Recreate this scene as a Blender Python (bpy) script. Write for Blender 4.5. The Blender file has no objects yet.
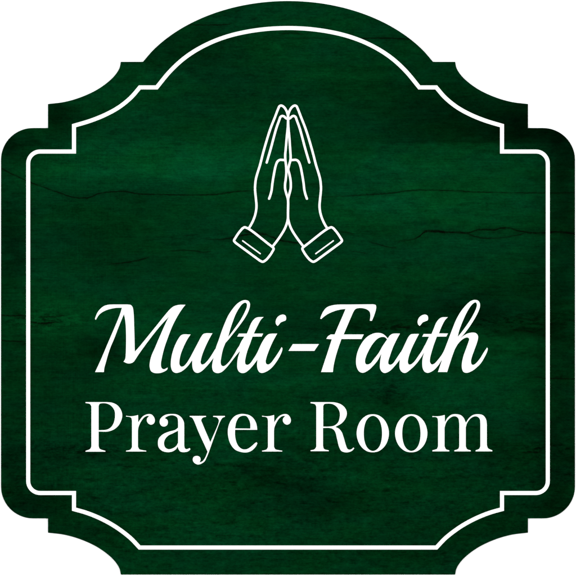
import bpy, bmesh, math
from mathutils import Vector

# ------------------------------------------------------------------ basics
C = bpy.context.scene
COL = C.collection
U = 0.00053            # metres of the real sign per unit of its 576-unit layout
TH = 0.0012            # thickness of the sign panel
CX, CY = 288.0, 288.0
ZC = 1.50              # height of the sign's centre on the wall


def P(x, y):
    """layout units (x right, y down) -> metres in the sign's own plane"""
    return ((x - CX) * U, (CY - y) * U)


# ------------------------------------------------------------------ materials
class NT:
    def __init__(self, m):
        self.t = m.node_tree
        self.t.nodes.clear()

    def n(self, kind, **kw):
        o = self.t.nodes.new(kind)
        for k, v in kw.items():
            setattr(o, k, v)
        return o

    def l(self, a, b):
        self.t.links.new(a, b)

    def put(self, sock, v):
        if isinstance(v, bpy.types.NodeSocket):
            self.l(v, sock)
        else:
            sock.default_value = v

    def m(self, op, a, b=0.0, c=0.0, clamp=False):
        o = self.n('ShaderNodeMath', operation=op, use_clamp=clamp)
        self.put(o.inputs[0], a)
        self.put(o.inputs[1], b)
        self.put(o.inputs[2], c)
        return o.outputs[0]

    def mr(self, v, a, b, c=0.0, d=1.0, smooth=True):
        o = self.n('ShaderNodeMapRange', interpolation_type='SMOOTHSTEP' if smooth else 'LINEAR')
        self.put(o.inputs[0], v)
        for i, q in enumerate((a, b, c, d)):
            self.put(o.inputs[1 + i], q)
        return o.outputs[0]

    def vec(self, x, y, z=0.0):
        o = self.n('ShaderNodeCombineXYZ')
        for i, q in enumerate((x, y, z)):
            self.put(o.inputs[i], q)
        return o.outputs[0]

    def noise(self, vec, detail=3.0, rough=0.5, scale=1.0, dist=0.0):
        o = self.n('ShaderNodeTexNoise', noise_dimensions='3D')
        self.put(o.inputs['Vector'], vec)
        o.inputs['Scale'].default_value = scale
        o.inputs['Detail'].default_value = detail
        o.inputs['Roughness'].default_value = rough
        o.inputs['Distortion'].default_value = dist
        return o.outputs['Fac']

    def curve(self, v, pts):
        """v and pts in 0..1"""
        o = self.n('ShaderNodeFloatCurve')
        self.put(o.inputs['Value'], v)
        cm = o.mapping
        cm.use_clip = False
        c = cm.curves[0]
        while len(c.points) > 2:
            c.points.remove(c.points[1])
        pts = sorted(pts)
        if pts[0][0] > 0.001:
            pts = [(0.0, pts[0][1])] + pts
        if pts[-1][0] < 0.999:
            pts = pts + [(1.0, pts[-1][1])]
        c.points[0].location = pts[0]
        c.points[1].location = pts[-1]
        for p in pts[1:-1]:
            c.points.new(*p)
        for p in c.points:
            p.handle_type = 'AUTO_CLAMPED'
        cm.update()
        return o.outputs[0]


def make_mat(name):
    m = bpy.data.materials.new(name)
    m.use_nodes = True
    return m


# cracks printed in the wood: (points along the crack, [(x, strength)], half width, blur)
CRACKS = [
    # long meandering crack under the top plank
    ([(0, 168), (25, 180), (40, 186), (60, 193), (74, 197.5), (86, 198), (99, 193.5), (110, 192), (122, 191.5),
      (140, 194), (165, 194.6), (190, 195), (215, 194.4), (235, 191.8), (246, 191), (262, 193), (275, 195.5),
      (288, 196.2), (305, 196.6), (325, 197), (345, 196), (362, 195), (392, 193), (407, 190.8), (425, 190),
      (444, 190.4), (457, 190.8), (477, 192), (502, 192.5), (544, 193), (576, 192.5)],
     [(0, .8), (90, .85), (240, .8), (258, .35), (288, .45), (330, .5), (400, .8), (520, .7), (576, .6)], 0.75),
    # crack running behind the cuffs
    ([(200, 239.5), (212, 239.3), (222, 239.3), (232, 237.6), (247, 234.5), (261, 233.8), (272, 237), (279, 240),
      (290, 241.8), (300, 243), (307, 241.3), (317, 240.5), (328, 240), (340, 239.5)],
     [(198, 0), (207, .4), (230, .8), (245, 1), (300, .95), (312, .6), (328, .5), (340, 0)], 1.0),
    ([(243, 231.5), (252, 232.5), (262, 233), (270, 234.5)], [(241, 0), (246, .9), (256, .9), (264, .5), (271, 0)], 1.6),
    ([(183, 235.5), (190, 235), (200, 234.5)], [(181, 0), (188, .5), (198, .4), (203, 0)], 0.8),
    ([(168, 251.5), (175, 250.3), (182, 250.1), (195, 251), (205, 252.2), (214, 251)],
     [(166, 0), (172, .6), (205, .75), (215, 0)], 0.65),
    ([(98, 264.6), (112, 264), (125, 262.6), (135, 261), (145, 258.5), (156, 255.5)],
     [(96, 0), (108, .6), (135, .85), (148, .7), (157, 0)], 0.75),
    ([(338, 232), (346, 232.3), (355, 233.6)], [(336, 0), (342, .6), (350, .6), (357, 0)], 0.7),
    ([(364, 241.6), (377, 243.8), (385, 246.3), (392, 247.6), (400, 247.3)],
     [(362, 0), (370, .5), (386, .7), (396, .6), (402, 0)], 0.75),
    ([(345, 250.6), (357, 251.8), (368, 253.6)], [(343, 0), (352, .55), (362, .6), (370, 0)], 0.75),
    ([(384, 247.3), (396, 244), (400, 240.9), (412, 239.6), (420, 236), (424, 232.2), (432, 231.3), (444, 231.9),
      (457, 232.4), (469, 233), (474, 231), (479, 229.6), (486, 229.5), (494, 230.1), (500, 228.2), (508, 227.9), (514, 229.6),
      (520, 231), (527, 232.4), (544, 233), (554, 232), (576, 233.6)],
     [(382, 0), (398, .5), (415, .65), (424, 1), (462, 1), (475, .8), (500, .9), (516, .8), (528, 1), (576, 1)], 1.15),
    ([(424, 231.4), (434, 231.2), (444, 232), (456, 232.3), (466, 233.2)],
     [(421, 0), (425, 1), (444, 1), (452, .7), (460, .9), (469, 0)], 2.0),
    ([(465, 233.4), (471, 235.3), (479, 237.4), (488, 238.2), (497, 238.2), (512, 236.2), (524, 233.6), (530, 232.8)],
     [(463, 0), (468, .7), (485, .8), (500, .6), (520, .7), (530, 0)], 0.7),
    ([(186, 24.6), (207, 25), (225, 24.6), (236, 23.4)], [(184, .4), (192, .9), (222, .85), (230, .5), (240, 0)], 0.8),
    ([(262, 38.5), (300, 38), (340, 38.8), (357, 38.8), (371, 38.2), (389, 38), (406, 38.9)],
     [(255, 0), (275, .35), (345, .35), (360, .8), (406, .9)], 0.85),
    ([(280, 33.5), (292, 33), (306, 34)], [(276, 0), (286, .5), (298, .5), (308, 0)], 1.6),
    ([(0, 315), (12, 315.8), (24, 315.5), (34, 316), (49, 316.9), (57, 316.4), (66, 315.3)],
     [(0, .9), (20, .9), (28, .3), (44, .3), (50, .85), (62, .8), (69, 0)], 0.8),
    ([(30, 322.4), (45, 323.4), (58, 322.2)], [(28, 0), (34, .9), (50, 1), (60, 0)], 1.1),
    ([(0, 340.4), (15, 341.3), (30, 342)], [(0, .7), (18, .8), (30, 0)], 0.8),
    ([(505, 328), (514, 329.6), (527, 331), (536, 332.6)], [(500, 0), (515, .6), (530, .7), (538, 0)], 0.9),
    ([(540, 379.4), (546, 378.6), (556, 378.6), (574, 379)], [(536, 0), (543, .6), (556, .8), (576, .8)], 0.8),
    ([(536, 377), (541, 377.6), (547, 379.6)], [(533, 0), (539, .6), (545, .5), (549, 0)], 0.8),
    ([(515, 273), (530, 273.4), (546, 273)], [(512, 0), (525, .45), (540, .45), (549, 0)], 0.8),
    ([(180, 324.6), (188, 323.6), (196, 323.2)], [(178, 0), (184, .6), (192, .6), (199, 0)], 0.8),
    ([(394, 327.2), (404, 327.4), (413, 327.2)], [(392, 0), (398, .9), (407, .9), (415, 0)], 1.0),
    ([(516, 317), (526, 319), (540, 320)], [(510, 0), (520, .5), (534, .5), (545, 0)], 1.2),
    ([(150, 99.5), (158, 99), (170, 99.6)], [(146, 0), (154, .3), (165, .3), (174, 0)], 0.9),
    ([(520, 452.5), (536, 452), (546, 453)], [(516, 0), (526, .6), (540, .6), (548, 0)], 1.1),
]

# stains and lighter boards of the printed wood: (x, y, rx, ry, amount)
PATCHES = [
    (140, 162, 100, 19, .38), (215, 160, 70, 22, .20), (135, 115, 20, 6, .30), (90, 240, 55, 20, -.18),
    (150, 205, 40, 18, -.12), (110, 322, 60, 16, .20), (106, 343, 13, 17, -.30), (90, 350, 12, 18, -.16),
    (60, 385, 45, 40, -.22), (45, 318, 40, 12, .22), (8, 245, 16, 50, -.40), (10, 400, 14, 70, -.15),
    (470, 118, 95, 24, -.24), (520, 134, 45, 12, -.25), (440, 96, 40, 22, -.14),
    (350, 90, 60, 26, -.12), (225, 78, 50, 34, -.20), (160, 84, 30, 18, .10), (290, 100, 34, 40, .06),
    (440, 168, 70, 22, .26), (420, 205, 60, 14, .28), (372, 186, 42, 26, .16), (360, 215, 45, 12, .14),
    (495, 205, 55, 12, .12), (562, 200, 20, 60, -.42), (560, 330, 22, 70, -.35), (560, 445, 24, 50, -.40),
    (510, 290, 55, 22, -.20), (440, 280, 50, 18, .10), (400, 310, 60, 20, -.12), (300, 300, 90, 18, -.05),
    (470, 312, 40, 12, -.40), (530, 330, 35, 9, -.35), (355, 325, 40, 8, -.25), (300, 322, 20, 18, -.18),
    (130, 265, 70, 14, -.12), (215, 350, 60, 22, .14), (150, 385, 80, 12, .12), (330, 395, 60, 10, -.10),
    (388, 392, 14, 14, -.34), (445, 395, 30, 14, .12), (415, 430, 20, 18, .12), (380, 455, 30, 20, -.16),
    (290, 447, 24, 5, -.30), (250, 440, 60, 20, .12), (275, 480, 26, 22, -.22), (320, 505, 40, 22, -.30),
    (165, 485, 40, 16, -.14), (200, 515, 60, 20, .08), (95, 455, 50, 6, -.25), (50, 470, 34, 22, -.18), (110, 485, 50, 20, .04),
    (470, 400, 40, 25, .04), (500, 455, 40, 26, -.30), (450, 490, 50, 18, -.08), (400, 520, 50, 18, -.10),
    (270, 30, 60, 18, .10), (180, 45, 40, 16, -.22), (80, 120, 34, 12, -.18), (20, 145, 24, 16, -.22),
    (288, 560, 170, 13, -.12), (60, 518, 30, 20, -.30), (515, 515, 36, 20, -.30), (400, 545, 60, 18, -.12),
    (310, 60, 40, 10, .05), (330, 75, 28, 5, .20), (250, 120, 30, 12, .06), (340, 290, 40, 20, .08),
    (58, 112, 16, 16, -.38), (10, 145, 14, 16, -.32), (48, 140, 26, 8, -.22), (12, 480, 14, 40, -.28),
    (35, 505, 26, 10, -.28), (100, 535, 34, 14, -.14), (565, 150, 16, 24, -.35), (520, 118, 16, 16, -.3),
    (562, 505, 20, 26, -.3), (470, 540, 36, 14, -.15), (60, 172, 34, 14, .08), (200, 465, 40, 14, .10),
    (232, 503, 24, 16, -.14), (355, 478, 24, 8, .12), (345, 525, 30, 8, .08), (170, 545, 50, 8, .06),
    (300, 484, 30, 6, -.2), (246, 472, 22, 5, -.22), (325, 460, 26, 4, -.12), (358, 498, 20, 5, -.16),
    (470, 345, 60, 10, .10), (300, 385, 60, 14, .10),
]


def wood_material():
    m = make_mat('dark_green_printed_wood')
    t = NT(m)
    out = t.n('ShaderNodeOutputMaterial')
    bs = t.n('ShaderNodeBsdfPrincipled')
    t.l(bs.outputs[0], out.inputs[0])
    tc = t.n('ShaderNodeTexCoord')
    sx = t.n('ShaderNodeSeparateXYZ')
    t.l(tc.outputs['Object'], sx.inputs[0])
    u = t.m('MULTIPLY_ADD', sx.outputs[0], 1 / U, CX)
    v = t.m('MULTIPLY_ADD', sx.outputs[2], -1 / U, CY)
    un = t.m('DIVIDE', u, 576.0)
    # domain warp
    w1 = t.noise(t.vec(t.m('MULTIPLY', u, .022), t.m('MULTIPLY', v, .045), 3.1), 4, .6)
    w2 = t.noise(t.vec(t.m('MULTIPLY', u, .03), t.m('MULTIPLY', v, .06), 9.7), 4, .65)
    uw = t.m('ADD', u, t.m('MULTIPLY_ADD', w1, 70.0, -35.0))
    vw = t.m('ADD', v, t.m('MULTIPLY_ADD', w2, 34.0, -17.0))
    # --- large stains
    acc = 1.0
    for (x, y, rx, ry, a) in PATCHES:
        dx = t.m('MULTIPLY_ADD', uw, 1 / rx, -x / rx)
        dy = t.m('MULTIPLY_ADD', vw, 1 / ry, -y / ry)
        d2 = t.m('MULTIPLY_ADD', dx, dx, t.m('MULTIPLY', dy, dy))
        g = t.m('POWER', 2.718, t.m('MULTIPLY', d2, -0.8))
        acc = t.m('MULTIPLY_ADD', g, a, acc)
    acc = t.m('MAXIMUM', acc, 0.25)
    # --- plank edge at the right: the top plank is darker than the one below
    pe = t.m('MULTIPLY_ADD', t.noise(t.vec(t.m('MULTIPLY', u, .05), 8.0, 0.0), 3, .6), 5.0, 140.5)
    up = t.m('MULTIPLY', t.mr(t.m('SUBTRACT', v, pe), -1.6, 1.6, 1.0, 0.0), t.mr(u, 320.0, 440.0))
    up = t.m('MULTIPLY', up, t.mr(v, 80.0, 135.0, .35, 1.0))
    acc = t.m('MULTIPLY', acc, t.m('MULTIPLY_ADD', up, -.30, 1.0))
    # --- grain
    def band(sx_, sy_, z, det, rough, lo, hi):
        n = t.noise(t.vec(t.m('MULTIPLY', u, sx_), t.m('MULTIPLY', v, sy_), z), det, rough)
        return t.mr(n, lo, hi, -1.0, 1.0, False)
    f1 = band(.006, .05, 1.3, 5, .62, .25, .75)
    f2 = band(.022, .33, 4.4, 5, .65, .2, .8)
    f3 = band(.07, 1.1, 7.9, 3, .6, .2, .8)
    f4 = band(.06, .11, 12.9, 7, .72, .25, .75)      # blotches
    f5 = band(.9, .03, 17.9, 3, .6, .2, .8)          # faint upright brush marks
    f6 = band(.012, .012, 23.0, 3, .55, .3, .7)
    f7 = band(.35, .5, 31.0, 4, .7, .25, .75)
    g = t.m('MULTIPLY_ADD', f1, .12, 1.0)
    g = t.m('MULTIPLY_ADD', f2, .17, g)
    g = t.m('MULTIPLY_ADD', f3, .14, g)
    g = t.m('MULTIPLY_ADD', f4, .27, g)
    brm = t.m('POWER', 2.718, t.m('MULTIPLY', t.m('POWER', t.m('MULTIPLY_ADD', u, .018, -1.3), 2.0), -1.0))
    g = t.m('MULTIPLY_ADD', t.m('MULTIPLY', f5, t.m('MULTIPLY_ADD', brm, .11, .02)), 1.0, g)
    g = t.m('MULTIPLY_ADD', f6, .06, g)
    g = t.m('MULTIPLY_ADD', f7, .21, g)
    f8 = band(.16, .24, 61.0, 5, .75, .28, .72)
    lowm = t.curve(t.m('DIVIDE', v, 576.0), [(0, .5), (.3, .35), (.55, .4), (.75, .8), (.85, 1), (1, .8)])
    g = t.m('MULTIPLY_ADD', t.m('MULTIPLY', f8, lowm), .34, g)
    scn = t.noise(t.vec(t.m('MULTIPLY', u, .05), t.m('MULTIPLY', v, .85), 71.0), 2, .5)
    g = t.m('MULTIPLY_ADD', t.mr(scn, .62, .80), .28, g)
    # dark crusty flecks, denser in the lower board
    fn = t.noise(t.vec(t.m('MULTIPLY', u, .05), t.m('MULTIPLY', v, .16), 41.0), 7, .74)
    fm = t.curve(t.m('DIVIDE', v, 576.0), [(0, .25), (.2, .45), (.27, .1), (.5, .1), (.56, .35), (.66, .15),
                                           (.76, .5), (.83, 1), (.9, .8), (1, .5)])
    fl = t.m('MULTIPLY', t.mr(fn, .50, .70), fm)
    # crusty rotten seam at the right, level with the script line, and a small one at the left
    for (x, y, rx, ry) in ((505, 322, 75, 11), (395, 327, 60, 6), (40, 320, 45, 10), (90, 449, 60, 6), (545, 450, 40, 8), (388, 392, 22, 16)):
        dx = t.m('MULTIPLY_ADD', u, 1 / rx, -x / rx)
        dy = t.m('MULTIPLY_ADD', v, 1 / ry, -y / ry)
        sm = t.m('POWER', 2.718, t.m('MULTIPLY', t.m('MULTIPLY_ADD', dx, dx, t.m('MULTIPLY', dy, dy)), -1.0))
        cn = t.noise(t.vec(t.m('MULTIPLY', u, .10), t.m('MULTIPLY', v, .26), 91.0 + x), 6, .72)
        fl = t.m('ADD', fl, t.m('MULTIPLY', t.mr(cn, .46, .62), t.m('MULTIPLY', sm, 1.0)))
        g = t.m('MULTIPLY_ADD', t.m('MULTIPLY', t.mr(cn, .44, .30), sm), .35, g)
    fl = t.m('MINIMUM', fl, 1.25)
    g = t.m('MULTIPLY', g, t.m('MULTIPLY_ADD', fl, -.55, 1.0))
    val = t.m('MULTIPLY', acc, g)
    # --- cracks
    wob = t.m('MULTIPLY_ADD', t.noise(t.vec(t.m('MULTIPLY', u, .22), 5.0, t.m('MULTIPLY', v, .02)), 3, .6), 1.7, -.85)
    vv = t.m('ADD', v, wob)
    rag = t.noise(t.vec(t.m('MULTIPLY', u, .35), t.m('MULTIPLY', v, .2), 55.0), 3, .6)
    ragw = t.mr(rag, .25, .75, .55, 1.35, False)
    brk = t.mr(t.noise(t.vec(t.m('MULTIPLY', u, .11), t.m('MULTIPLY', v, .02), 88.0), 4, .7), .33, .55, .62, 1.0)
    dark = None
    for pts, st, hw in CRACKS:
        yc = t.curve(un, [(x / 576, y / 576) for x, y in pts])
        s = t.curve(un, [(x / 576, a) for x, a in st])
        d = t.m('ABSOLUTE', t.m('MULTIPLY_ADD', yc, -576.0, vv))
        wd = t.m('MULTIPLY', t.m('MULTIPLY', ragw, hw * .88), t.m('MULTIPLY_ADD', s, .7, .3))
        k = t.mr(d, t.m('MULTIPLY', wd, .2), t.m('MULTIPLY_ADD', wd, 1.0, .75), 1.0, 0.0)
        soft = t.m('MULTIPLY', t.mr(d, 0.0, t.m('MULTIPLY_ADD', wd, 3.0, 2.0), 1.0, 0.0), .22)
        k = t.m('MULTIPLY', t.m('MULTIPLY', t.m('MAXIMUM', k, soft), t.m('MAXIMUM', s, 0.0)), brk)
        dark = k if dark is None else t.m('MAXIMUM', dark, k)
    val = t.m('MAXIMUM', val, 0.08)
    # --- colour: deep green-black -> bottle green -> lighter green, with yellower and bluer areas
    hue = t.noise(t.vec(t.m('MULTIPLY', u, .012), t.m('MULTIPLY', v, .03), 77.0), 5, .65)
    hmix = t.mr(hue, .35, .68)
    for (x, y, rx, ry, a) in ((45, 320, 70, 20, .6), (500, 325, 60, 12, .5), (340, 75, 60, 12, .4)):
        dx = t.m('MULTIPLY_ADD', uw, 1 / rx, -x / rx)
        dy = t.m('MULTIPLY_ADD', vw, 1 / ry, -y / ry)
        d2 = t.m('MULTIPLY_ADD', dx, dx, t.m('MULTIPLY', dy, dy))
        hmix = t.m('MULTIPLY_ADD', t.m('POWER', 2.718, t.m('MULTIPLY', d2, -1.0)), -a, hmix)
    hmix = t.m('MAXIMUM', t.m('MINIMUM', hmix, 1.0), 0.0)
    # val ~1 is the mean
    r = t.m('MULTIPLY', t.m('POWER', val, 1.3), RGB[0])
    gg = t.m('MULTIPLY', t.m('POWER', val, 1.45), RGB[1])
    bb = t.m('MULTIPLY', t.m('MULTIPLY', t.m('POWER', val, 1.40), RGB[2]), t.m('MULTIPLY_ADD', hmix, .36, .82))
    base = t.n('ShaderNodeCombineColor')
    t.put(base.inputs[0], r)
    t.put(base.inputs[1], gg)
    t.put(base.inputs[2], bb)
    mx = t.n('ShaderNodeMix', data_type='RGBA')
    t.put(mx.inputs['Factor'], t.m('MULTIPLY', dark, 1.0, clamp=True))
    t.l(base.outputs[0], mx.inputs[6])
    mx.inputs[7].default_value = (.0007, .0014, .0005, 1)
    t.l(mx.outputs[2], bs.inputs['Base Color'])
    bs.inputs['Roughness'].default_value = .62
    bs.inputs['Specular IOR Level'].default_value = 0.0
    return m


def flat_mat(name, col, rough=.6, spec=.0, noise=.0):
    m = make_mat(name)
    t = NT(m)
    out = t.n('ShaderNodeOutputMaterial')
    bs = t.n('ShaderNodeBsdfPrincipled')
    t.l(bs.outputs[0], out.inputs[0])
    tc = t.n('ShaderNodeTexCoord')
    n = t.noise(tc.outputs['Object'], 4, .6, 60)
    k = t.mr(n, .3, .7, 1.0 - noise, 1.0, False)
    cc = t.n('ShaderNodeCombineColor')
    for i in range(3):
        t.put(cc.inputs[i], t.m('MULTIPLY', k, col[i]))
    t.l(cc.outputs[0], bs.inputs['Base Color'])
    bs.inputs['Roughness'].default_value = rough
    bs.inputs['Specular IOR Level'].default_value = spec
    return m


RGB = (.0002, .0178, .0046)
M_WOOD = wood_material()
M_WHITE = flat_mat('white_printing_ink', (.67, .685, .67), noise=.01)
M_WALL = flat_mat('matt_white_paint', (.90, .90, .90), noise=.01)

# ------------------------------------------------------------------ curves
STEP = 7


def cr(p0, p1, p2, p3, n):
    """centripetal Catmull-Rom from p1 to p2 (without p2)"""
    def tj(ti, a, b):
        return ti + max(1e-4, math.dist(a, b)) ** .5
    t0 = 0.0
    t1 = tj(t0, p0, p1); t2 = tj(t1, p1, p2); t3 = tj(t2, p2, p3)
    out = []
    for i in range(n):
        t = t1 + (t2 - t1) * i / n
        def L(a, b, ta, tb):
            w = (t - ta) / (tb - ta)
            return (a[0] * (1 - w) + b[0] * w, a[1] * (1 - w) + b[1] * w)
        A1 = L(p0, p1, t0, t1); A2 = L(p1, p2, t1, t2); A3 = L(p2, p3, t2, t3)
        B1 = L(A1, A2, t0, t2); B2 = L(A2, A3, t1, t3)
        out.append(L(B1, B2, t1, t2))
    return out


def parse(sections):
    """sections: (origin x, origin y, window size, 'x,y x,y! ...') -> [(x, y, corner)]"""
    pts = []
    for ox, oy, size, s in sections:
        k = size / 576.0
        for w in s.split():
            c = w.endswith('!')
            a, b = w.rstrip('!').split(',')
            pts.append((ox + float(a) * k, oy + float(b) * k, c))
    return pts


def smooth(pts, closed=True, n=STEP):
    m = len(pts)
    out = []
    rng = range(m if closed else m - 1)
    for i in rng:
        p1, p2 = pts[i], pts[(i + 1) % m]
        if p1[2] and p2[2]:
            out.append(p1[:2])
            continue
        p0 = pts[(i - 1) % m] if (closed or i > 0) else None
        p3 = pts[(i + 2) % m] if (closed or i + 2 < m) else None
        a = p0[:2] if (p0 is not None and not p1[2]) else (2 * p1[0] - p2[0], 2 * p1[1] - p2[1])
        b = p3[:2] if (p3 is not None and not p2[2]) else (2 * p2[0] - p1[0], 2 * p2[1] - p1[1])
        out += cr(a, p1[:2], p2[:2], b, n)
    if not closed:
        out.append(pts[-1][:2])
    return out


def inset(loop, d, hole=False):
    """thin a traced outline by d units (a hole grows by d)"""
    pts = [loop[0]]
    for q in loop[1:]:
        if math.dist(q, pts[-1]) > .02:
            pts.append(q)
    if math.dist(pts[0], pts[-1]) < .02:
        pts.pop()
    n = len(pts)
    area2 = sum(pts[i][0] * pts[(i + 1) % n][1] - pts[(i + 1) % n][0] * pts[i][1] for i in range(n))
    sg = (1 if area2 > 0 else -1) * (-1 if hole else 1)
    out = []
    for i in range(n):
        a, p, b = pts[i - 1], pts[i], pts[(i + 1) % n]
        d1 = Vector((p[0] - a[0], p[1] - a[1])).normalized()
        d2 = Vector((b[0] - p[0], b[1] - p[1])).normalized()
        n1 = Vector((-d1.y, d1.x)) * sg
        m = n1 + Vector((-d2.y, d2.x)) * sg
        m = m.normalized() if m.length > 1e-3 else n1
        k = d / max(.5, m.dot(n1))
        out.append((p[0] + m.x * k, p[1] + m.y * k))
    return out


def link(o, parent=None):
    COL.objects.link(o)
    if parent:
        o.parent = parent
    return o


def solid(name, loops, y_front, y_back, mat, parent, label=None, bevel=0.0):
    """loops in layout units -> one mesh with thickness, front facing -Y"""
    cu = bpy.data.curves.new('outline', 'CURVE')
    cu.dimensions = '2D'
    cu.fill_mode = 'BOTH'
    cu.extrude = abs(y_back - y_front) / 2 - bevel
    cu.bevel_depth = bevel
    cu.bevel_resolution = 2
    if bevel:
        cu.offset = -bevel
    for lp in loops:
        sp = cu.splines.new('POLY')
        sp.points.add(len(lp) - 1)
        for i, (x, y) in enumerate(lp):
            a, b = P(x, y)
            sp.points[i].co = (a, b, 0, 1)
        sp.use_cyclic_u = True
    tmp = bpy.data.objects.new('outline', cu)
    COL.objects.link(tmp)
    dg = bpy.context.evaluated_depsgraph_get()
    me = bpy.data.meshes.new_from_object(tmp.evaluated_get(dg))
    COL.objects.unlink(tmp)
    bpy.data.objects.remove(tmp)
    mid = (y_front + y_back) / 2
    for v in me.vertices:
        x, y, z = v.co
        v.co = (x, mid - z, y)
    bm = bmesh.new()
    bm.from_mesh(me)
    bmesh.ops.remove_doubles(bm, verts=bm.verts, dist=1e-7)
    bmesh.ops.recalc_face_normals(bm, faces=bm.faces)
    bm.to_mesh(me)
    bm.free()
    me.materials.clear()
    me.materials.append(mat)
    for p in me.polygons:
        p.use_smooth = False
    me.name = name
    o = link(bpy.data.objects.new(name, me), parent)
    if label:
        o['label'] = label
    return o


def add_ribbon(bm, line, width, yf, yb, closed=False, cap=True):
    """a stroke of given width along a centre line, with thickness"""
    pts = [line[0]]
    for q in line[1:]:
        if math.dist(q, pts[-1]) > 0.02:
            pts.append(q)
    if closed and math.dist(pts[0], pts[-1]) < .02:
        pts.pop()
    n = len(pts); h = width / 2
    left, right = [], []
    for i in range(n):
        a = pts[(i - 1) % n] if (closed or i > 0) else None
        b = pts[(i + 1) % n] if (closed or i < n - 1) else None
        p = pts[i]
        ds = []
        if a: ds.append(Vector((p[0] - a[0], p[1] - a[1])).normalized())
        if b: ds.append(Vector((b[0] - p[0], b[1] - p[1])).normalized())
        nn = [Vector((-d.y, d.x)) for d in ds]
        s = nn[0] if len(nn) == 1 else (nn[0] + nn[1]).normalized()
        k = h / max(.35, s.dot(nn[0]))
        left.append((p[0] + s.x * k, p[1] + s.y * k))
        right.append((p[0] - s.x * k, p[1] - s.y * k))
    def prism(poly):
        f = [bm.verts.new((P(*q)[0], yf, P(*q)[1])) for q in poly]
        g = [bm.verts.new((P(*q)[0], yb, P(*q)[1])) for q in poly]
        bm.faces.new(f)
        bm.faces.new(g[::-1])
        for i in range(len(poly)):
            j = (i + 1) % len(poly)
            bm.faces.new((f[j], f[i], g[i], g[j]))
    if closed:
        F = [[bm.verts.new((P(*q)[0], y, P(*q)[1])) for q in s] for y in (yf, yb) for s in (left, right)]
        lf, rf, lb, rb = F
        for i in range(n):
            j = (i + 1) % n
            bm.faces.new((lf[i], lf[j], rf[j], rf[i]))
            bm.faces.new((lb[j], lb[i], rb[i], rb[j]))
            bm.faces.new((lf[j], lf[i], lb[i], lb[j]))
            bm.faces.new((rf[i], rf[j], rb[j], rb[i]))
    else:
        poly = list(left)
        if cap:
            e = pts[-1]; d = math.atan2(left[-1][1] - e[1], left[-1][0] - e[0])
            poly += [(e[0] + h * math.cos(d - math.pi * k / 8), e[1] + h * math.sin(d - math.pi * k / 8)) for k in range(1, 8)]
        poly += right[::-1]
        if cap:
            e = pts[0]; d = math.atan2(right[0][1] - e[1], right[0][0] - e[0])
            poly += [(e[0] + h * math.cos(d - math.pi * k / 8), e[1] + h * math.sin(d - math.pi * k / 8)) for k in range(1, 8)]
        prism(poly)


def ribbons(name, strokes, mat, parent, label=None):
    """strokes: (line, width, y_front, closed)"""
    bm = bmesh.new()
    for line, w, yf, closed in strokes:
        add_ribbon(bm, line, w, yf, -TH - 0.0002 + 0.0002 + .00005, closed)
    bmesh.ops.recalc_face_normals(bm, faces=bm.faces)
    me = bpy.data.meshes.new(name)
    bm.to_mesh(me); bm.free()
    me.materials.append(mat)
    o = link(bpy.data.objects.new(name, me), parent)
    if label:
        o['label'] = label
    return o


def mirror_pts(line):
    return [(576 - q[0], q[1]) + tuple(q[2:]) for q in line]


# ------------------------------------------------------------------ the setting
bm = bmesh.new()
W = 4.0
vs = [bm.verts.new(c) for c in ((-W, 0, -W), (W, 0, -W), (W, 0, W), (-W, 0, W), (-W, .08, -W), (W, .08, -W), (W, .08, W), (-W, .08, W))]
for f in ((0, 1, 2, 3), (5, 4, 7, 6), (4, 5, 1, 0), (3, 2, 6, 7), (4, 0, 3, 7), (1, 5, 6, 2)):
    bm.faces.new([vs[i] for i in f])
me = bpy.data.meshes.new('backdrop'); bm.to_mesh(me); bm.free()
me.materials.append(M_WALL)
back = link(bpy.data.objects.new('backdrop', me))
back.location = (0, 0.0001, ZC)
back['kind'] = 'structure'

# ------------------------------------------------------------------ the sign
sign = link(bpy.data.objects.new('door_sign', None))
sign.location = (0, 0, ZC)
sign['label'] = 'dark green wood-look plaque with white praying hands and Multi-Faith Prayer Room lettering on white background'
sign['category'] = 'sign'

# panel outline, left half going up from the bottom centre
notch = [(0, 0), (16, 2.0), (32, 6.5), (48.5, 14.0), (60.5, 22.4), (67.6, 29.6), (71.6, 36.3), (72.8, 42)]
half = [(288, 574.6, True), (120.8, 574.6, True)]
half += [(48 + a, 532.7 + b * 41.9 / 42, False) for a, b in notch[::-1][1:-1]]
half += [(48, 532.7, True), (48, 518.4, True)]
for k in range(0, 13):
    a = math.radians(90 + 90 * k / 12)
    half.append((33 + 32 * math.cos(a), 486.4 + 32 * math.sin(a), k in (0, 12)))
for k in range(0, 13):
    a = math.radians(180 + 90 * k / 12)
    half.append((33 + 32 * math.cos(a), 160 + 32 * math.sin(a), k in (0, 12)))
half += [(48, 128, True), (48, 104, True)]
half += [(48 + a, 104 - b, False) for a, b in notch[1:-1]]
half += [(120.8, 61.8, True), (143, 61.8, True)]
for k in range(1, 15):
    dx = 145.0 * (1 - k / 15.0) ** 1.0
    half.append((288 - dx, 1 + 116 * (1 - math.sqrt(1 - (dx / 165.0) ** 2)), False))
full = half + [(288, 1.0, False)] + [(576 - x, y, c) for x, y, c in half[::-1]][:-1]
panel_loop = smooth(full, True, 6)
YF = -TH
panel = solid('panel', [panel_loop], YF, 0.0, M_WOOD, sign)

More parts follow.
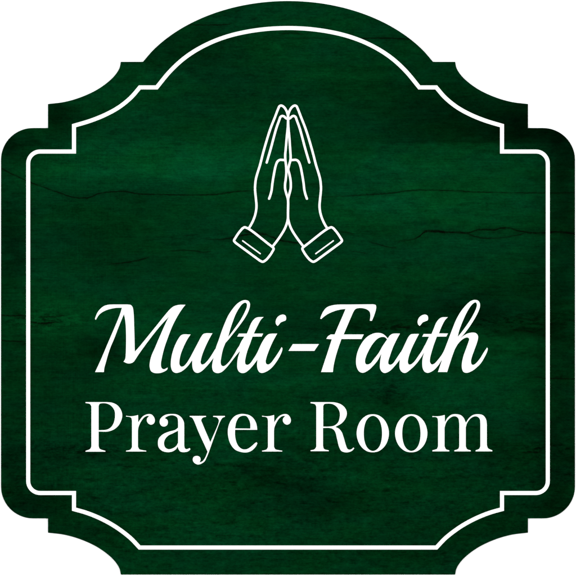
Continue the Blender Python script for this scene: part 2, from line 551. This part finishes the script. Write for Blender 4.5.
# white border line
b = [(288, 547.5, True), (139.6, 547.5, True), (130, 537.6, False), (115, 526.4, False), (100, 518.2, False),
     (86, 512.6, False), (74, 509.2, True), (74, 493.0, True)]
for k in range(0, 9):
    a = math.radians(90 + 90 * k / 8)
    b.append((40.2 + 12 * math.cos(a), 481.0 + 12 * math.sin(a), k in (0, 8)))
for k in range(0, 9):
    a = math.radians(180 + 90 * k / 8)
    b.append((40.2 + 12 * math.cos(a), 163.5 + 12 * math.sin(a), k in (0, 8)))
b += [(74, 151.5, True), (74, 125.7, True), (90, 120.9, False), (105, 114.9, False), (119, 107.2, False), (131, 97.5, False),
      (139.8, 87.4, True), (156.7, 87.4, True), (169.5, 71.9, False), (182.5, 59.6, False), (196, 50.2, False),
      (212.5, 41.8, False), (230, 35.6, False), (247.5, 31.6, False), (264, 29.25, False), (276, 28.35, False)]
bfull = b + [(288, 28.05, False)] + [(576 - x, y, c) for x, y, c in b[::-1]][:-1]
ribbons('border_line', [(smooth(bfull, True, 6), 4.05, YF - .00010, True)], M_WHITE, sign)

# ------------------------------------------------------------------ praying hands emblem
SW = 2.32
c1, c2, c3, c4, c5 = (263, 98, 50), (248, 130, 50), (263, 155, 50), (230, 175, 60), (230, 215, 60)


def line(secs):
    return parse([(a[0], a[1], a[2], s) for a, s in secs])


outer = line([(c1, '288,232 285,192 272,152 252,117 228,94 207,87 190,95 176,122 140,215 80,370'),
              ((0, 0, 576), '263.7,150.8 260.0,165 257.5,173 255.9,179 255.1,186'),
              (c4, '241,150 249,230 254,300 247,360 229,420 203,475 178,516')])
inner = line([(c1, '288,240 265,233 243,213 222,207 202,218 187,255 153,350'), ((0, 0, 576), '273.6,138 270.8,148.5 266.7,162.5')])
thumb = line([(c3, '258,60 225,57 193,57 167,75 147,122 126,220 108,330 100,400 87,455 70,503')])
strand_l = line([(c1, '289,236 286,330 274,450 263,576'), ((0, 0, 576), '285.2,155'),
                 (c3, '257,50 265,120 269,200 262,280 254,340 255,390 267,440 286,505 290,560'),
                 ((0, 0, 576), '288,212 287.7,219.7 285.1,228 279.6,237.2 272.6,246.6')])
strand_r = line([(c1, '289,236 292,330 303,450 312,576'), (c3, '318,20 316,60 301,115 291,168 304,220 317,290 320,340 318,390 306,440 290,505 290,560'),
                 ((286, 215, 60), '19,-10 22,45 47,125 100,213 165,300')])
cuff = line([(c5, '145,118 405,305! 419,322 403,358 378,395 345,432 314,449 285,437! 55,268! 39,247 55,215 85,170 118,130!')])
cuff = [(x, y, c) for x, y, c in cuff]
stitch = line([(c5, '122,248! 290,371!')])
z0 = YF - .00010
for side in (0, 1):
    f = (lambda q: q) if side == 0 else mirror_pts
    strand = strand_l if side == 0 else strand_r
    d = .00001 * side * 5
    ribbons('hand_outline', [(smooth(f(outer), False), SW, z0 - d, False),
                             (smooth(f(inner), False), SW, z0 - d - .00001, False),
                             (smooth(f(thumb), False), SW, z0 - d - .00002, False),
                             (smooth(strand, False), SW, z0 - d - .00003, False)], M_WHITE, sign,
            'right hand of the emblem' if side else 'left hand of the emblem')
    cf = ribbons('cuff', [(smooth(f(cuff), True), SW, z0 - .00012 - d, True)], M_WHITE, sign,
                 'right sleeve cuff' if side else 'left sleeve cuff')
    ribbons('stitch_line', [(smooth(f(stitch), False), 1.35, z0, False)], M_WHITE, cf)

# ------------------------------------------------------------------ lettering
A = (90, 300, 55); B = (130, 300, 60); Cc = (90, 325, 55); M5 = (90, 290, 100)
Uu = (165, 325, 55); D = (205, 330, 55); E = (205, 295, 50); F = (235, 310, 55); G = (235, 330, 55)
H = (315, 298, 65); I = (315, 325, 55); J = (350, 328, 55); K = (395, 325, 55); N = (435, 295, 55); L = (435, 328, 55)
T2 = (235 + 184.8, 310, 55)
DOT2 = (235 + 141.95, 310, 55)
DOT = '537,85 531,108 505,120 480,131 460,155 447,168! 430,150 425,120 440,80 470,55 505,47 529,58'


def g(*secs):
    return [(w[0], w[1], w[2], s) for w, s in secs]


SCRIPT = [
    ('letter', 'white script capital M', [
        g((A, '62,209! 51,199! 60,170 78,130 105,95 140,66 185,50 240,46! 395,46! 428,52 447,75 456,120 465,330 470,540!'),
          (B, '100,435! 270,225 340,138 385,87 420,60 470,46 534,45! 500,88 450,168 405,257 365,360 332,455 310,540'),
          (M5, '409,428 413,449 425,456 448,446! 445,458 428,470 400,479 370,478 351,467 343,440 344,420 349,394 359,365'),
          (B, '234,470 270,385 320,270 350,205 372,163! 300,240 240,312 150,430 80,528'),
          (Cc, '478,358 455,388 430,401 395,403 350,385! 368,355 374,300 377,200'),
          (A, '377,352 373,260 366,200 355,150! 300,285 252,410 217,492'),
          (Cc, '193,300 166,395 151,450 146,494! 52,494! 110,370 180,205 255,30'),
          (A, '310,158 334,82! 270,84 200,98 140,122 100,152 76,185'))]),
    ('letter', 'white script letter u', [
        g((Uu, '270,98! 235,150 195,230 165,310 152,375 153,415 170,435 195,430 225,400 260,345 300,270 345,185 380,120 400,95 425,86 498,86! 470,135 430,215 395,300 378,360 374,395 385,412 405,410'),
          (D, '20,328 50,290 82,240 106,200! 140,200! 120,260! 90,293! 45,350 0,400'),
          (Uu, '380,487 345,502 315,495 295,470 285,425 284,370! 240,430 190,476 150,497 110,502 80,485 63,445 60,400 70,320 95,235 130,160 165,110 190,98'))]),
    ('letter', 'white script letter l', [
        g((D, '90,293! 78,340 74,390 85,430 110,448 140,452 175,440 220,400 270,340 320,275 360,228! 380,200! 366,164! 350,178 300,262 255,328 215,368 190,378 172,368 165,340 172,280 190,200 215,135!'),
          (E, '270,515 330,440 400,350 460,265 500,190 518,130 518,95 500,68 460,57 415,70 365,105 310,170 265,240 225,330 190,420 160,510'),
          (D, '122,160 113,188 105,212 96,255')),
        g((E, '268,482! 290,400 320,310 355,220 395,150 430,105 462,89 480,100 481,135 460,190 430,250 390,315 340,385 300,440'))]),
    ('letter', 'white script letter t of the first word', [
        g((F, '302,72! 270,105 235,170 198,246! 296,246! 280,279! 184,280!'),
          (G, '160,140 130,220 112,290 106,335 112,358 130,364 155,352 190,305 225,250 265,165! 290,170! 260,270! 235,312! 195,365 150,415 110,445 78,452 45,440 25,405 22,360 30,290 50,228! 38,178! 68,115 97,70!'),
          (F, '22,279! 41,246! 124,246! 145,195 170,135 200,95 230,77'))]),
    ('letter', 'white script letter i of the first word', [
        g((G, '443,37! 400,115 360,205 330,290 322,330 330,355 350,360 375,345 420,285 460,225 488,178! 498,190! 495,215 470,275 430,340 385,395 340,430 290,450 260,445 240,420 230,370 235,312! 242,240! 265,165 300,100 330,60 355,42 390,37!')),
        g((F, DOT))]),
    ('hyphen', None, [g(((230, 290, 100), '362,311! 513,311! 486,351! 336,351!'))]),
    ('letter', 'white script capital F', [
        g((H, '45,183! 55,155 75,115 105,82 150,65 200,58 300,57! 515,55! 538,62 543,85 530,140 505,203! 485,203! 490,160 485,125 465,105 430,92 390,90 360,98 343,120 320,170 290,240 255,322! 434,322! 412,364! 235,364!'),
          (I, '245,240 215,340 195,430 188,494! 63,494! 90,410 130,290 175,150!'),
          (H, '99,363! 115,338 140,322! 174,322! 200,260 235,180 270,98! 230,102 170,118 110,145 75,170 56,187!'))]),
    ('letter', 'white script letter a', [
        g((J, '395,108! 415,80 440,62 465,57 525,57! 490,120 450,205 420,290 402,350 405,378 425,384 450,370 480,328 505,290 530,252! 560,252! 560,290! 520,335! 490,373 450,420 410,455 365,472 335,460 315,425 313,370 327,272! 290,340 240,400 190,445 135,470 95,455 70,410 62,350 75,260 115,170 170,100 230,62 285,50 335,57 370,80')),
        g((J, '388,119! 365,98 330,95 290,112 240,165 195,240 165,310 158,355 168,378 190,380 215,368 250,325 300,260 340,190'))]),
    ('letter', 'white script letter i of the second word', [
        g((K, '253,92! 212,170 170,260 142,345 136,390 145,412 165,412 195,390 240,330 285,262 312,210! 335,220! 320,270! 305,290! 270,345 225,405 170,460 110,502 75,495 50,460 46,410 50,365! 58,290! 80,248 110,185 140,125 165,98 200,92!')),
        g((DOT2, DOT))]),
    ('letter', 'white script letter t of the second word', [
        g((N, '136,231! 105,265 75,320 42,401! 137,402! 118,436! 20,437!'),
          (K, '410,200 385,280 368,350 368,390 385,412 410,405 440,375 490,310 530,232! 565,220! 530,300! 485,375! 450,428 400,478 345,502 310,490 290,455 284,400 290,340 305,290! 308,222! 333,170 355,123! 283,123! 300,93! 382,93!'),
          (T2, '145,195 170,135 200,95 230,77'))]),
    ('letter', 'white script letter h', [
        g((L, '30,462! 68,348! 90,250! 128,150 160,65'),
          (N, '185,345 220,260 265,180 320,110 370,65 415,50 450,58 470,85 470,130 445,195 400,275 350,350 300,415 266,450! 300,425 340,403 385,393 425,397 448,420 452,450 440,500'),
          (L, '415,225 385,310 378,350 385,380 400,385 425,372 470,320 510,255 545,203! 553,215 548,245 520,305 480,370 430,420 380,455 335,470 300,462 283,430 280,380 295,300 325,215 350,145 357,115 348,103 330,100 295,115 255,150 215,210 185,285 160,360 128,462!')),
        g((N, '238,437! 255,370 285,290 325,200 365,130 400,90 425,78 437,95 432,135 405,195 365,265 310,345 265,405'))]),
]

RSER = '80,122! 130,128 175,124 222,113! 222,198! 245,163 280,125 330,104 375,108 405,140 415,180 402,213 370,228 338,215 320,185 322,155 345,128! 320,128 285,150 250,200 225,260 220,300! 220,480! 235,508 265,517 315,525! 315,537! 80,537! 80,525! 130,512 148,485! 148,180! 140,150 118,138 80,135!'
P1 = (80, 395, 60); R1 = (255, 405, 50); R0 = (119, 405, 50); A1 = (150, 405, 50); Y1 = (182, 407, 60)
E1 = (222, 405, 50); RR = (305, 398, 55); O1 = (350, 407, 50); O2 = (350 + 38.44, 407, 50); MM = (430, 405, 65)
OO = '263,82 330,95 390,140 432,210 450,303 432,396 390,465 330,510 263,523 195,510 135,465 93,396 75,303 93,210 135,140 195,95'
OI = '264,103 305,118 340,160 361,225 368,304 361,383 340,448 305,490 264,505 223,490 188,448 167,383 160,304 167,225 188,160 223,118'
SERIF = [
    ('letter', 'white serif capital P', [
        g((P1, '52,67! 260,67! 310,73 360,98 395,145 407,195 395,250 365,300 320,335 265,352 180,352! 180,490! 190,515 245,535! 245,545! 52,545! 52,535! 95,518 108,495! 108,110! 95,88 52,78!')),
        g((P1, '180,105! 190,86 215,80 260,84 300,106 330,150 335,200 325,260 300,305 260,330 180,337!'))]),
    ('letter', 'white serif letter r after capital P', [g((R0, RSER))]),
    ('letter', 'white serif letter a', [
        g((A1, '172,150! 200,170 208,200 198,232 165,250 130,240 110,205 115,165 145,130 190,108 250,102 310,108 360,140 390,190 396,240! 396,470! 402,495 418,507 460,494! 467,510! 440,535 395,545 350,538 328,510 318,482! 300,510 255,538 200,545 140,530 100,490 90,440 100,385 150,335 220,305 290,285 322,260! 322,195! 315,150 290,128 250,119 205,130')),
        g((A1, '322,298! 270,325 210,355 175,395 163,440 175,485 210,507 255,500 300,472 322,435!'))]),
    ('letter', 'white serif letter y', [
        g((Y1, '73,84! 232,84! 232,95! 200,104 186,125 198,160 272,335! 350,150 352,125 335,102 298,95! 298,84! 413,84! 413,95! 390,105 370,135 310,290 240,480 215,525 180,548 150,553 115,535 102,505 112,478 145,468 172,480 180,505 170,530! 195,520 220,488 244,430! 238,415 160,245 110,125 95,103 73,95!'))]),
    ('letter', 'white serif letter e', [
        g((E1, '407,287! 152,287! 152,350 165,420 195,478 240,508 290,505 340,473 380,437 398,427! 410,440! 390,480 345,525 290,547 230,545 150,515 95,445 68,350 70,260 100,180 150,125 210,103 260,103 320,118 365,155 395,210 405,260')),
        g((E1, '152,268! 165,200 195,145 240,125 280,130 310,170 325,220 325,270!'))]),
    ('letter', 'white serif letter r before the gap', [g((R1, RSER))]),
    ('letter', 'white serif capital R', [
        g((RR, '57,42! 265,42! 320,46 380,67 425,110 440,160 425,215 385,265 320,303! 355,320 385,355 405,410 430,495 445,530 465,540 490,532 508,516! 518,527! 495,552 460,568 420,570 380,555 355,510 335,430 315,355 290,325 255,315 190,315! 190,500! 200,532 250,547! 250,558! 57,558! 57,547! 100,535 117,510! 117,90! 105,68 57,55!')),
        g((RR, '192,85! 202,66 240,60 290,66 335,97 362,150 362,200 345,255 305,288 250,298 192,298!'))]),
    ('letter', 'white serif letter o next to capital R', [g((O1, OO)), g((O1, OI))]),
    ('letter', 'white serif letter o next to m', [g((O2, OO)), g((O2, OI))]),
    ('letter', 'white serif letter m', [
        g((MM, '20,97! 55,99 90,96 132,87! 132,150! 155,112 190,85 235,80 275,90 300,115 318,155! 345,115 380,88 425,80 470,90 497,125 505,170! 505,355! 515,382 553,401! 553,412! 403,412! 403,401! 435,387 445,365! 445,165! 440,125 420,105 395,102 360,120 330,160 318,200! 318,365! 330,390 362,401! 362,412! 215,412! 215,401! 250,387 258,365! 258,165! 250,120 230,103 205,102 175,118 145,155 130,200! 130,365! 142,390 172,401! 172,412! 20,412! 20,401! 60,387 70,365! 70,150! 65,118 50,108 20,108!'))]),
]
for i, (nm, lab, loops) in enumerate(SCRIPT + SERIF):
    yf = YF - .00010 - .00001 * (i % 3)
    thin = .07 if i < len(SCRIPT) else .13
    dots = 'script letter i' in (lab or '')
    solid(nm, [inset(smooth(parse(lp), True), thin, j > 0 and not dots) for j, lp in enumerate(loops)], yf, YF + .00005, M_WHITE, sign, lab)

# ------------------------------------------------------------------ camera
DIST = 2.0
cam = bpy.data.cameras.new('camera')
cam.sensor_width = 36
cam.lens = 36 * DIST / (576 * U)
cam.clip_end = 50
cam.clip_start = .05
co = link(bpy.data.objects.new('camera', cam))
co.location = (0, YF - DIST, ZC)
co.rotation_euler = (math.radians(90), 0, 0)
C.camera = co

# ------------------------------------------------------------------ light
w = bpy.data.worlds.new('World')
C.world = w
w.use_nodes = True
w.node_tree.nodes['Background'].inputs[0].default_value = (1, 1, 1, 1)
w.node_tree.nodes['Background'].inputs[1].default_value = WORLD = .78


def area(loc, size, power):
    l = bpy.data.lights.new('softbox', 'AREA')
    l.shape = 'SQUARE'
    l.size = size
    l.energy = power
    o = link(bpy.data.objects.new('softbox', l))
    o.location = loc
    d = Vector((0, 0, ZC)) - Vector(loc)
    o.rotation_euler = d.to_track_quat('-Z', 'Y').to_euler()


area((-1.9, -2.3, ZC + .3), 1.4, 48)
area((1.9, -2.3, ZC + .3), 1.4, 48)
sp = bpy.data.lights.new('added_centre_spot', 'SPOT')  # added unseen lamp, brightens the sign's middle so its edges fall off darker
sp.energy = 50
sp.spot_size = math.radians(12.5)
sp.spot_blend = 1.0
sp.shadow_soft_size = .04
so = link(bpy.data.objects.new('added_centre_spot', sp))
so.location = (0, -2.4, ZC + .45)
so.rotation_euler = (Vector((0, 0, ZC + .012)) - Vector(so.location)).to_track_quat('-Z', 'Y').to_euler()

C.view_settings.view_transform = 'Standard'
C.view_settings.look = 'None'
C.view_settings.exposure = 0
C.view_settings.gamma = 1
C.render.engine = 'CYCLES'
C.cycles.use_denoising = True
C.cycles.use_adaptive_sampling = True
C.cycles.adaptive_threshold = 0.04
C.cycles.adaptive_min_samples = 16
C.cycles.max_bounces = 3
